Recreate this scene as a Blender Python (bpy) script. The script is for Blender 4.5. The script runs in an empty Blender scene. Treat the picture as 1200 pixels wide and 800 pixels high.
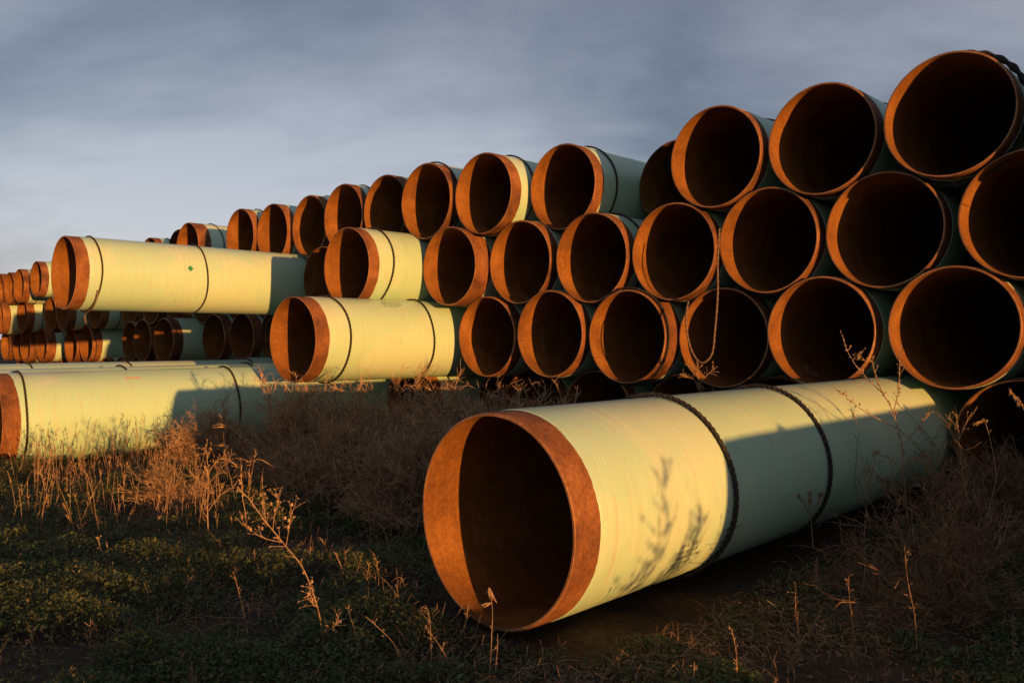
import bpy, bmesh, math, random
import numpy as np
from mathutils import Vector, Matrix

random.seed(7)
rng = np.random.default_rng(11)
scene = bpy.context.scene
C = scene.collection

# ------------------------------------------------------------------ camera
F_PX = 981.1                       # focal length for a 1200 px wide frame
CAM_H = 1.234
cam_d = bpy.data.cameras.new("camera")
cam_d.lens = F_PX / 1200.0 * 36.0
cam_d.sensor_width = 36.0
cam_d.clip_start = 0.05
cam_d.clip_end = 5000.0
cam = bpy.data.objects.new("camera", cam_d)
cam.location = (0, 0, CAM_H)
cam.rotation_euler = (math.radians(90.0 - 0.175), 0, 0)
C.objects.link(cam)
scene.camera = cam

# stack frame: u runs sideways to the right along the pipe mouths, v runs into the stack
ALPHA = math.radians(43.82)
CA, SA = math.cos(ALPHA), math.sin(ALPHA)
def W(u, v, z=0.0):
    return Vector((u * CA + v * SA, -u * SA + v * CA, z))
def drop(y):                        # the yard falls away gently far to the left
    return 0.03 * min(max(0.0, y - 16.5), 25.0)

# ------------------------------------------------------------------ sun and sky
PHI = math.radians(13.6)            # sun off the line of the mouths
ELEV = math.radians(2.1)
sun_xy = W(math.cos(PHI), -math.sin(PHI))
sun_dir = Vector((sun_xy.x * math.cos(ELEV), sun_xy.y * math.cos(ELEV), math.sin(ELEV)))
sd = bpy.data.lights.new("sun", 'SUN')
sd.energy = 4.5
sd.angle = math.radians(0.5)
sd.color = (1.0, 0.435, 0.11)
so = bpy.data.objects.new("sun", sd)
so.rotation_euler = sun_dir.to_track_quat('Z', 'Y').to_euler()
so.location = sun_dir * 40
C.objects.link(so)

world = bpy.data.worlds.new("World")
scene.world = world
world.use_nodes = True
wt = world.node_tree
wt.nodes.clear()
def wn(t, **k):
    n = wt.nodes.new(t)
    for a, b in k.items():
        setattr(n, a, b)
    return n
w_out = wn('ShaderNodeOutputWorld')
w_bg = wn('ShaderNodeBackground')
w_bg.inputs[1].default_value = 0.15
sky = wn('ShaderNodeTexSky', sky_type='NISHITA', sun_disc=False)
sky.sun_elevation = ELEV
sky.sun_rotation = math.atan2(sun_dir.x, sun_dir.y)
sky.air_density = 1.0; sky.dust_density = 1.0; sky.ozone_density = 2.0
w_tc = wn('ShaderNodeTexCoord')
w_sep = wn('ShaderNodeSeparateXYZ')
wt.links.new(w_tc.outputs['Generated'], w_sep.inputs[0])
w_add = wn('ShaderNodeMath', operation='ADD'); w_add.inputs[1].default_value = 0.42
w_abs = wn('ShaderNodeMath', operation='ABSOLUTE')
wt.links.new(w_sep.outputs['Z'], w_abs.inputs[0]); wt.links.new(w_abs.outputs[0], w_add.inputs[0])
w_div = wn('ShaderNodeVectorMath', operation='DIVIDE')
w_cmb = wn('ShaderNodeCombineXYZ')
for i in range(3): wt.links.new(w_add.outputs[0], w_cmb.inputs[i])
wt.links.new(w_tc.outputs['Generated'], w_div.inputs[0]); wt.links.new(w_cmb.outputs[0], w_div.inputs[1])
w_map = wn('ShaderNodeMapping')
w_map.inputs['Rotation'].default_value = (0, 0, math.radians(-25))
w_map.inputs['Scale'].default_value = (0.85, 1.7, 0.0)
w_map.inputs['Location'].default_value = (5.1, 8.7, 0.0)
wt.links.new(w_div.outputs[0], w_map.inputs[0])
w_no = wn('ShaderNodeTexNoise'); w_no.inputs['Scale'].default_value = 1.1
w_no.inputs['Detail'].default_value = 7; w_no.inputs['Roughness'].default_value = 0.5
w_no.inputs['Distortion'].default_value = 0.5
wt.links.new(w_map.outputs[0], w_no.inputs['Vector'])
w_cr = wn('ShaderNodeValToRGB')
w_cr.color_ramp.elements[0].position = 0.39; w_cr.color_ramp.elements[0].color = (1.00, 1.06, 1.52, 1)
w_cr.color_ramp.elements[1].position = 0.60; w_cr.color_ramp.elements[1].color = (3.05, 3.06, 3.58, 1)
w_n2 = wn('ShaderNodeTexNoise'); w_n2.inputs['Scale'].default_value = 4.2
w_n2.inputs['Detail'].default_value = 9; w_n2.inputs['Roughness'].default_value = 0.6; w_n2.inputs['Distortion'].default_value = 0.3
wt.links.new(w_map.outputs[0], w_n2.inputs['Vector'])
w_nm = wn('ShaderNodeMix'); w_nm.inputs[0].default_value = 0.20
wt.links.new(w_no.outputs[0], w_nm.inputs[2]); wt.links.new(w_n2.outputs[0], w_nm.inputs[3])
wt.links.new(w_nm.outputs[0], w_cr.inputs[0])
# thin high cloud sheet, paler low down where it is seen through more air
w_ram = wn('ShaderNodeMapRange'); w_ram.inputs['From Min'].default_value = 0.0; w_ram.inputs['From Max'].default_value = 0.42
w_ram.inputs['To Min'].default_value = 1.0; w_ram.inputs['To Max'].default_value = 0.38
wt.links.new(w_abs.outputs[0], w_ram.inputs['Value'])
w_mul = wn('ShaderNodeVectorMath', operation='SCALE')
wt.links.new(w_cr.outputs[0], w_mul.inputs[0]); wt.links.new(w_ram.outputs[0], w_mul.inputs['Scale'])
w_mix = wn('ShaderNodeMix', data_type='RGBA'); w_mix.inputs[0].default_value = 0.66
wt.links.new(sky.outputs[0], w_mix.inputs[6]); wt.links.new(w_mul.outputs[0], w_mix.inputs[7])
wt.links.new(w_mix.outputs[2], w_bg.inputs[0])
wt.links.new(w_bg.outputs[0], w_out.inputs[0])

scene.view_settings.view_transform = 'Standard'
scene.view_settings.look = 'None'
scene.view_settings.exposure = 0.85
scene.view_settings.gamma = 1.0

# ------------------------------------------------------------------ helpers
def link(name, mesh, mat=None, parent=None):
    o = bpy.data.objects.new(name, mesh)
    C.objects.link(o)
    if mat is not None and not mesh.materials:
        mesh.materials.append(mat)
    if parent is not None:
        o.parent = parent
    return o
def tag(o, label=None, cat=None, group=None, kind=None):
    if label: o['label'] = label
    if cat: o['category'] = cat
    if group: o['group'] = group
    if kind: o['kind'] = kind
    return o
def mesh_np(name, verts, quads, smooth=False, attr=None):
    me = bpy.data.meshes.new(name)
    verts = np.asarray(verts, np.float32); quads = np.asarray(quads, np.int32)
    k = quads.shape[1]
    me.vertices.add(len(verts)); me.vertices.foreach_set('co', verts.ravel())
    me.loops.add(quads.size); me.loops.foreach_set('vertex_index', quads.ravel())
    me.polygons.add(len(quads))
    me.polygons.foreach_set('loop_start', np.arange(0, quads.size, k, dtype=np.int32))
    me.polygons.foreach_set('use_smooth', np.full(len(quads), smooth))
    if attr is not None:
        a = me.attributes.new('tone', 'FLOAT', 'POINT'); a.data.foreach_set('value', np.asarray(attr, np.float32))
    me.update(calc_edges=True)
    me.validate()
    return me
def revolve(name, profile, seg, closed=False, smooth=True, sharp=None):
    """profile: (y, r) pairs swept round the local Y axis"""
    pr = np.array(profile); n = len(pr)
    t = np.linspace(0, 2 * np.pi, seg, endpoint=False)
    V = np.stack([pr[:, 1][None] * np.cos(t)[:, None], np.repeat(pr[:, 0][None], seg, 0), pr[:, 1][None] * np.sin(t)[:, None]], -1).reshape(-1, 3)
    Q = []
    m = n if closed else n - 1
    for i in range(seg):
        j = (i + 1) % seg
        for k in range(m):
            l = (k + 1) % n
            Q.append((i * n + k, i * n + l, j * n + l, j * n + k))
    me = mesh_np(name, V, Q, smooth)
    return me
def tubes(segs, sides=3):
    """segs: array (n, 8) p0 xyz, p1 xyz, r0, r1 -> verts, quads"""
    s = np.asarray(segs, float)
    p0, p1, r0, r1 = s[:, :3], s[:, 3:6], s[:, 6], s[:, 7]
    d = p1 - p0; d /= (np.linalg.norm(d, axis=1, keepdims=True) + 1e-9)
    ref = np.where(np.abs(d[:, 2:3]) > 0.9, np.array([[1.0, 0, 0]]), np.array([[0, 0, 1.0]]))
    a = np.cross(d, ref); a /= (np.linalg.norm(a, axis=1, keepdims=True) + 1e-9)
    b = np.cross(d, a)
    n = len(s); V = np.zeros((n, 2 * sides, 3))
    for k in range(sides):
        t = 2 * np.pi * k / sides
        o = a * math.cos(t) + b * math.sin(t)
        V[:, k] = p0 + o * r0[:, None]; V[:, sides + k] = p1 + o * r1[:, None]
    base = (np.arange(n) * 2 * sides)[:, None]
    Q = np.concatenate([base + np.array([[k, (k + 1) % sides, sides + (k + 1) % sides, sides + k]]) for k in range(sides)], 0)
    return V.reshape(-1, 3), Q

# ------------------------------------------------------------------ materials
def new_mat(name):
    m = bpy.data.materials.new(name); m.use_nodes = True
    nt = m.node_tree; b = nt.nodes['Principled BSDF']
    return m, nt, b
def nn(nt, t, ins=None, **k):
    n = nt.nodes.new(t)
    for a, v in k.items(): setattr(n, a, v)
    if ins:
        for a, v in ins.items():
            if hasattr(v, 'is_output') or isinstance(v, bpy.types.NodeSocket): nt.links.new(v, n.inputs[a])
            else: n.inputs[a].default_value = v
    return n
def ramp(nt, fac, stops):
    r = nn(nt, 'ShaderNodeValToRGB'); nt.links.new(fac, r.inputs[0])
    e = r.color_ramp.elements
    while len(e) < len(stops): e.new(0.5)
    for x, (p, c) in zip(e, stops):
        x.position = p; x.color = (*c, 1) if len(c) == 3 else c
    return r.outputs[0]
def mixc(nt, fac, a, b, blend='MIX'):
    m = nn(nt, 'ShaderNodeMix', data_type='RGBA', blend_type=blend)
    for i, v in ((0, fac), (6, a), (7, b)):
        if isinstance(v, bpy.types.NodeSocket): nt.links.new(v, m.inputs[i])
        elif i == 0: m.inputs[0].default_value = v
        else: m.inputs[i].default_value = (*v, 1)
    return m.outputs[2]
def objcoord(nt, scale=(1, 1, 1), shift=True):
    tc = nn(nt, 'ShaderNodeTexCoord'); mp = nn(nt, 'ShaderNodeMapping')
    mp.inputs['Scale'].default_value = scale
    nt.links.new(tc.outputs['Object'], mp.inputs[0])
    if shift:
        oi = nn(nt, 'ShaderNodeObjectInfo')
        mu = nn(nt, 'ShaderNodeMath', operation='MULTIPLY'); mu.inputs[1].default_value = 57.0
        nt.links.new(oi.outputs['Random'], mu.inputs[0])
        cb = nn(nt, 'ShaderNodeCombineXYZ')
        for i in range(3): nt.links.new(mu.outputs[0], cb.inputs[i])
        nt.links.new(cb.outputs[0], mp.inputs['Location'])
    return mp.outputs[0]
def noise(nt, vec, scale, detail=4, rough=0.5, dist=0.0):
    n = nn(nt, 'ShaderNodeTexNoise', {'Scale': scale, 'Detail': detail, 'Roughness': rough, 'Distortion': dist})
    nt.links.new(vec, n.inputs['Vector']); return n.outputs[0]

def coat_material():
    m, nt, b = new_mat('fusion_coating')
    v = objcoord(nt, (1, 1, 1)); vs = objcoord(nt, (1.2, 26, 1.2)); vf = objcoord(nt, (3, 120, 3))
    oi = nn(nt, 'ShaderNodeObjectInfo')
    base = ramp(nt, oi.outputs['Random'], [(0.0, (0.36, 0.57, 0.41)), (0.5, (0.39, 0.58, 0.42)), (1.0, (0.35, 0.56, 0.43))])
    patch = noise(nt, v, 0.9, 5, 0.55, 0.6)
    pm = ramp(nt, patch, [(0.47, (0, 0, 0)), (0.56, (1, 1, 1))])
    chalk = mixc(nt, pm, base, (0.50, 0.60, 0.44))
    base2 = mixc(nt, 0.55, base, chalk)
    smear = noise(nt, vs, 1.4, 4, 0.6, 0.9)
    sm = ramp(nt, smear, [(0.50, (0, 0, 0)), (0.72, (0.42, 0.42, 0.42))])
    base3 = mixc(nt, sm, base2, (0.42, 0.40, 0.29))
    fine = noise(nt, vf, 1.0, 2, 0.5)
    fm = ramp(nt, fine, [(0.3, (0.93, 0.93, 0.93)), (0.7, (1.0, 1.0, 1.0))])
    base4 = mixc(nt, 1.0, base3, fm, 'MULTIPLY')
    # helical tape line left by the coating line
    sp = nn(nt, 'ShaderNodeTexCoord'); sx = nn(nt, 'ShaderNodeSeparateXYZ', {0: sp.outputs['Object']})
    at = nn(nt, 'ShaderNodeMath', operation='ARCTAN2'); nt.links.new(sx.outputs['Z'], at.inputs[0]); nt.links.new(sx.outputs['X'], at.inputs[1])
    ad = nn(nt, 'ShaderNodeMath', operation='MULTIPLY_ADD'); nt.links.new(at.outputs[0], ad.inputs[0]); ad.inputs[1].default_value = 0.31; nt.links.new(sx.outputs['Y'], ad.inputs[2])
    md = nn(nt, 'ShaderNodeMath', operation='PINGPONG'); nt.links.new(ad.outputs[0], md.inputs[0]); md.inputs[1].default_value = 0.974
    ln = nn(nt, 'ShaderNodeMath', operation='LESS_THAN'); nt.links.new(md.outputs[0], ln.inputs[0]); ln.inputs[1].default_value = 0.006
    lf = nn(nt, 'ShaderNodeMath', operation='MULTIPLY'); nt.links.new(ln.outputs[0], lf.inputs[0]); lf.inputs[1].default_value = 0.25
    base5 = mixc(nt, lf.outputs[0], base4, (0.5, 0.58, 0.45))
    vo = nn(nt, 'ShaderNodeTexVoronoi', {'Scale': 26.0}); nt.links.new(v, vo.inputs['Vector'])
    vr = nn(nt, 'ShaderNodeSeparateColor'); nt.links.new(vo.outputs['Color'], vr.inputs[0])
    g1 = nn(nt, 'ShaderNodeMath', operation='GREATER_THAN'); nt.links.new(vr.outputs[0], g1.inputs[0]); g1.inputs[1].default_value = 0.82
    g2 = nn(nt, 'ShaderNodeMath', operation='LESS_THAN'); nt.links.new(vo.outputs['Distance'], g2.inputs[0]); g2.inputs[1].default_value = 0.10
    g3 = nn(nt, 'ShaderNodeMath', operation='MULTIPLY'); nt.links.new(g1.outputs[0], g3.inputs[0]); nt.links.new(g2.outputs[0], g3.inputs[1])
    base6 = mixc(nt, g3.outputs[0], base5, (0.66, 0.68, 0.60))
    # scuffs
    sc = noise(nt, objcoord(nt, (2.2, 5.0, 2.2)), 3.0, 6, 0.7, 1.5)
    scm = ramp(nt, sc, [(0.61, (0, 0, 0)), (0.70, (0.45, 0.45, 0.45))])
    base7 = mixc(nt, scm, base6, (0.22, 0.28, 0.2))
    nt.links.new(base7, b.inputs['Base Color'])
    rr = nn(nt, 'ShaderNodeMapRange', {'Value': patch, 'To Min': 0.27, 'To Max': 0.42}); nt.links.new(rr.outputs[0], b.inputs['Roughness']); b.inputs['Specular IOR Level'].default_value = 0.65
    bp = nn(nt, 'ShaderNodeBump', {'Strength': 0.10, 'Distance': 0.004, 'Height': fine})
    bp2 = nn(nt, 'ShaderNodeBump', {'Strength': 0.25, 'Distance': 0.01, 'Height': patch, 'Normal': bp.outputs[0]})
    nt.links.new(bp2.outputs[0], b.inputs['Normal'])
    return m
def rust_material(name, dark, mid, light, bump=0.5):
    m, nt, b = new_mat(name)
    v = objcoord(nt)
    a = noise(nt, v, 3.2, 8, 0.62, 0.4); f = noise(nt, v, 55.0, 5, 0.7)
    s = noise(nt, objcoord(nt, (2, 30, 2)), 2.0, 3, 0.6)
    c1 = ramp(nt, a, [(0.32, dark), (0.52, mid), (0.72, light)])
    fr = ramp(nt, f, [(0.34, (0.62, 0.58, 0.55)), (0.60, (1.0, 1.0, 1.0))])
    c2 = mixc(nt, 1.0, c1, fr, 'MULTIPLY')
    sr = ramp(nt, s, [(0.35, (0.82, 0.80, 0.78)), (0.65, (1.0, 1.0, 1.0))])
    c3 = mixc(nt, 1.0, c2, sr, 'MULTIPLY')
    blot = noise(nt, v, 7.0, 5, 0.6, 0.8)
    br = ramp(nt, blot, [(0.62, (0, 0, 0)), (0.74, (0.55, 0.55, 0.55))])
    c4 = mixc(nt, br, c3, tuple(x * 0.4 for x in dark))
    nt.links.new(c4, b.inputs['Base Color'])
    b.inputs['Roughness'].default_value = 0.78
    b.inputs['Specular IOR Level'].default_value = 0.3
    bp = nn(nt, 'ShaderNodeBump', {'Strength': bump, 'Distance': 0.004, 'Height': f})
    nt.links.new(bp.outputs[0], b.inputs['Normal'])
    return m
M_COAT = coat_material()
M_RUST = rust_material('rusted_bare_steel', (0.085, 0.036, 0.018), (0.215, 0.086, 0.030), (0.34, 0.155, 0.058))
M_IN = rust_material('rusted_inner_wall', (0.14, 0.055, 0.013), (0.235, 0.098, 0.019), (0.32, 0.145, 0.034), 0.3)
def simple(name, c, rough=0.8, var=0.35, scale=30.0, spec=0.3):
    m, nt, b = new_mat(name)
    n = noise(nt, objcoord(nt), scale, 4, 0.6)
    c1 = ramp(nt, n, [(0.3, tuple(x * (1 - var) for x in c)), (0.7, tuple(min(1, x * (1 + var)) for x in c))])
    nt.links.new(c1, b.inputs['Base Color'])
    b.inputs['Roughness'].default_value = rough; b.inputs['Specular IOR Level'].default_value = spec
    return m
def rope_material(name, c1, c2):
    m, nt, b = new_mat(name)
    n = noise(nt, objcoord(nt, (1, 1, 1)), 60.0, 3, 0.7)
    c = ramp(nt, n, [(0.62, c1), (0.70, c2)])
    nt.links.new(c, b.inputs['Base Color']); b.inputs['Roughness'].default_value = 0.85
    return m
M_ROPE = rope_material('black_rope', (0.016, 0.013, 0.011), (0.22, 0.19, 0.15))
M_ROPE2 = rope_material('weathered_rope', (0.13, 0.08, 0.045), (0.36, 0.27, 0.18))
M_EDGE = rust_material('machined_steel_edge', (0.26, 0.12, 0.045), (0.42, 0.21, 0.085), (0.55, 0.31, 0.14), 0.2)
M_EDGE.node_tree.nodes['Principled BSDF'].inputs['Roughness'].default_value = 0.55
M_EDGE.node_tree.nodes['Principled BSDF'].inputs['Metallic'].default_value = 0.2
M_INK = simple('black_stencil_ink', (0.07, 0.07, 0.05), 0.7, 0.4)
M_CHALK = simple('faded_white_paint', (0.30, 0.26, 0.20), 0.9, 0.5, 90)
M_GREEN = simple('green_sticker_vinyl', (0.03, 0.20, 0.09), 0.5, 0.15)
M_PINK = simple('faded_red_marking', (0.55, 0.30, 0.20), 0.8, 0.25, 60)

def tone_mat(name, stops, rough=0.75, translucent=0.0):
    m, nt, b = new_mat(name)
    a = nn(nt, 'ShaderNodeAttribute'); a.attribute_name = 'tone'
    c = ramp(nt, a.outputs['Fac'], stops)
    nt.links.new(c, b.inputs['Base Color'])
    b.inputs['Roughness'].default_value = rough; b.inputs['Specular IOR Level'].default_value = 0.2
    if translucent:
        t = nn(nt, 'ShaderNodeBsdfTranslucent'); nt.links.new(c, t.inputs[0])
        ms = nn(nt, 'ShaderNodeMixShader'); ms.inputs[0].default_value = translucent
        nt.links.new(b.outputs[0], ms.inputs[1]); nt.links.new(t.outputs[0], ms.inputs[2])
        nt.links.new(ms.outputs[0], nt.nodes['Material Output'].inputs[0])
    return m
M_LEAF = tone_mat('low_leaf', [(0.0, (0.045, 0.060, 0.022)), (0.55, (0.085, 0.110, 0.040)), (0.85, (0.13, 0.135, 0.05)), (1.0, (0.18, 0.12, 0.055))], 0.6, 0.2)
M_DRY = tone_mat('dry_stem', [(0.0, (0.11, 0.062, 0.032)), (0.5, (0.22, 0.135, 0.072)), (1.0, (0.36, 0.25, 0.14))], 0.85)
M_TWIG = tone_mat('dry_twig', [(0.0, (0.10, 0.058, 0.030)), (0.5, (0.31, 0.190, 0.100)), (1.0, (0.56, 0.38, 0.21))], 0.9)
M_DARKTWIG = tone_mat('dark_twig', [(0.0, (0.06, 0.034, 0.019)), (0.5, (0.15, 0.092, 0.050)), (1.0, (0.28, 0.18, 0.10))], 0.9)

# ------------------------------------------------------------------ ground
def ground_z(x, y):
    z = 0.022 * math.sin(x * 1.3 + 0.7) * math.sin(y * 1.1) + 0.014 * math.sin(x * 3.1 + y * 2.3)
    f = min(1.0, max(0.0, (y - 1.0) / 2.0)); 
    return z * f * (1.0 if y < 9 else max(0.0, 1 - (y - 9) / 4)) - 0.02 - drop(y)
def axis(near, far, step):
    a = list(np.arange(near[0], near[1] + 1e-6, step)); s = step; x = near[1]
    while x < far: s *= 1.35; x += s; a.append(x)
    s = step; x = near[0]; pre = []
    while x > -far: s *= 1.35; x -= s; pre.append(x)
    return pre[::-1] + a
gx = axis((-7.0, 6.0), 2500, 0.06); gy = axis((1.2, 12.0), 2500, 0.06)
nx, ny = len(gx), len(gy)
GX, GY = np.meshgrid(np.array(gx), np.array(gy), indexing='ij')
Zb = np.vectorize(ground_z)(GX, GY)
lump = rng.normal(size=GX.shape) * 0.006
near = (np.abs(GX) < 8) & (GY > 0.8) & (GY < 12.5)
Zb = Zb + lump * near
V = np.stack([GX, GY, Zb], -1).reshape(-1, 3)
I = np.arange(nx * ny).reshape(nx, ny)
Q = np.stack([I[:-1, :-1], I[1:, :-1], I[1:, 1:], I[:-1, 1:]], -1).reshape(-1, 4)
gm, nt, b = new_mat('yard_soil')
v = objcoord(nt, shift=False)
n1 = noise(nt, v, 0.8, 6, 0.6); n2 = noise(nt, v, 22, 6, 0.7); n3 = noise(nt, v, 90, 3, 0.6)
c1 = ramp(nt, n1, [(0.35, (0.055, 0.040, 0.028)), (0.65, (0.100, 0.073, 0.050))])
c2 = ramp(nt, n2, [(0.35, (0.55, 0.52, 0.5)), (0.62, (1, 1, 1)), (0.74, (1.5, 1.45, 1.35))])
nt.links.new(mixc(nt, 1.0, c1, c2, 'MULTIPLY'), b.inputs['Base Color'])
b.inputs['Roughness'].default_value = 0.95; b.inputs['Specular IOR Level'].default_value = 0.1
bp = nn(nt, 'ShaderNodeBump', {'Strength': 0.8, 'Distance': 0.03, 'Height': n2})
bp2 = nn(nt, 'ShaderNodeBump', {'Strength': 0.6, 'Distance': 0.006, 'Height': n3, 'Normal': bp.outputs[0]})
nt.links.new(bp2.outputs[0], b.inputs['Normal'])
g = link('ground', mesh_np('ground', V, Q, True), gm)
tag(g, kind='structure')

# ------------------------------------------------------------------ pipes
R = 0.457
CO = 0.0035                                     # coating thickness
def band_mesh(seg, L):
    return revolve('bare_end', [(L + 0.03, R - 0.0005), (0.010, R - 0.0005), (0.0025, R - 0.0045), (0.0, R - 0.0075), (0.0, R - 0.0165), (0.004, R - 0.0175)], seg)
def coat_mesh(seg, L0, L1):
    ys = [L0, L0 + 0.004, L0 + 0.03] + list(np.linspace(L0 + 0.5, L1 - 0.03, 10)) + [L1 - 0.004, L1]
    pr = [(y, R + CO) for y in ys]
    pr[0] = (L0, R - 0.002); pr[-1] = (L1, R - 0.002); pr[1] = (L0 + 0.006, R + CO * 0.9)
    me = revolve('coating', pr, seg); n = len(pr)
    co = np.zeros(len(me.vertices) * 3, np.float32); me.vertices.foreach_get('co', co); co = co.reshape(-1, n, 3)
    t = np.linspace(0, 2 * np.pi, seg, endpoint=False)
    w = 0.0022 * np.sin(5 * t + 1) + 0.0016 * np.sin(13 * t) + rng.normal(0, 0.0011, seg)
    co[:, :2, 1] += w[:, None]; me.vertices.foreach_set('co', co.ravel()); me.update()
    return me
def inner_mesh(seg, L):
    return revolve('inner_wall', [(y, R - 0.0175) for y in (0.004, 0.3, 0.6, 1.2, 2.4, 6.0, L * 0.7, L - 0.004)], seg)
def sharpen(me, ang=25):
    me.set_sharp_from_angle(angle=math.radians(ang)); return me
cache = {}
def seam_mesh():
    V = []; Q = []
    prof = [(-.009, 0), (-.005, .0022), (0, .003), (.005, .0022), (.009, 0)]
    ys = [0.006] + [0.15 * k for k in range(1, 20)] + [6, 12, 18.2]
    for y_ in ys:
        for a_, b_ in prof: V.append((R - 0.0175 - b_, y_, a_ + 0.0006 * math.sin(y_ * 40)))
    for i in range(len(ys) - 1):
        for k in range(4): Q.append((i * 5 + k, i * 5 + k + 1, i * 5 + 6 + k, i * 5 + 5 + k))
    return mesh_np('weld_seam', V, Q, True)
SEAM = seam_mesh()
def cm(key, fn):
    if key not in cache: cache[key] = sharpen(fn())
    return cache[key]
def ring_mesh(r0, seg, sides, lobes, turns, wob, seed):
    rs = random.Random(seed); t = np.linspace(0, 2 * np.pi, seg, endpoint=False)
    ph = rs.uniform(0, 6.28); ph2 = rs.uniform(0, 6.28)
    yo = wob * np.sin(t + ph) + wob * 0.35 * np.sin(3 * t + ph2)
    rad = R + CO + r0 * 1.0 + 0.002 + 0.004 * np.abs(np.sin(2 * t + ph2))
    V = []
    for k in range(sides):
        a = 2 * np.pi * k / sides
        rr = r0 * (1 + 0.26 * np.cos(lobes * a - turns * t))
        V.append(np.stack([(rad + rr * math.cos(a)) * np.cos(t), yo + rr * math.sin(a), (rad + rr * math.cos(a)) * np.sin(t)], -1))
    V = np.stack(V, 1).reshape(-1, 3)
    Q = []
    for i in range(seg):
        j = (i + 1) % seg
        for k in range(sides):
            l = (k + 1) % sides
            Q.append((i * sides + k, j * sides + k, j * sides + l, i * sides + l))
    return mesh_np('rope_ring', V, Q, True)
RING_LO = [ring_mesh(0.0085, 150, 6, 2, 50, 0.03, s) for s in range(4)]
RING_HI = [ring_mesh(0.0105, 560, 10, 3, 84, 0.020, s + 10) for s in range(2)]
RING_MID = [ring_mesh(0.0095, 360, 8, 3, 66, 0.026, s + 20) for s in range(2)]
RING_FAT = ring_mesh(0.021, 400, 10, 2, 26, 0.03, 41)

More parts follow.
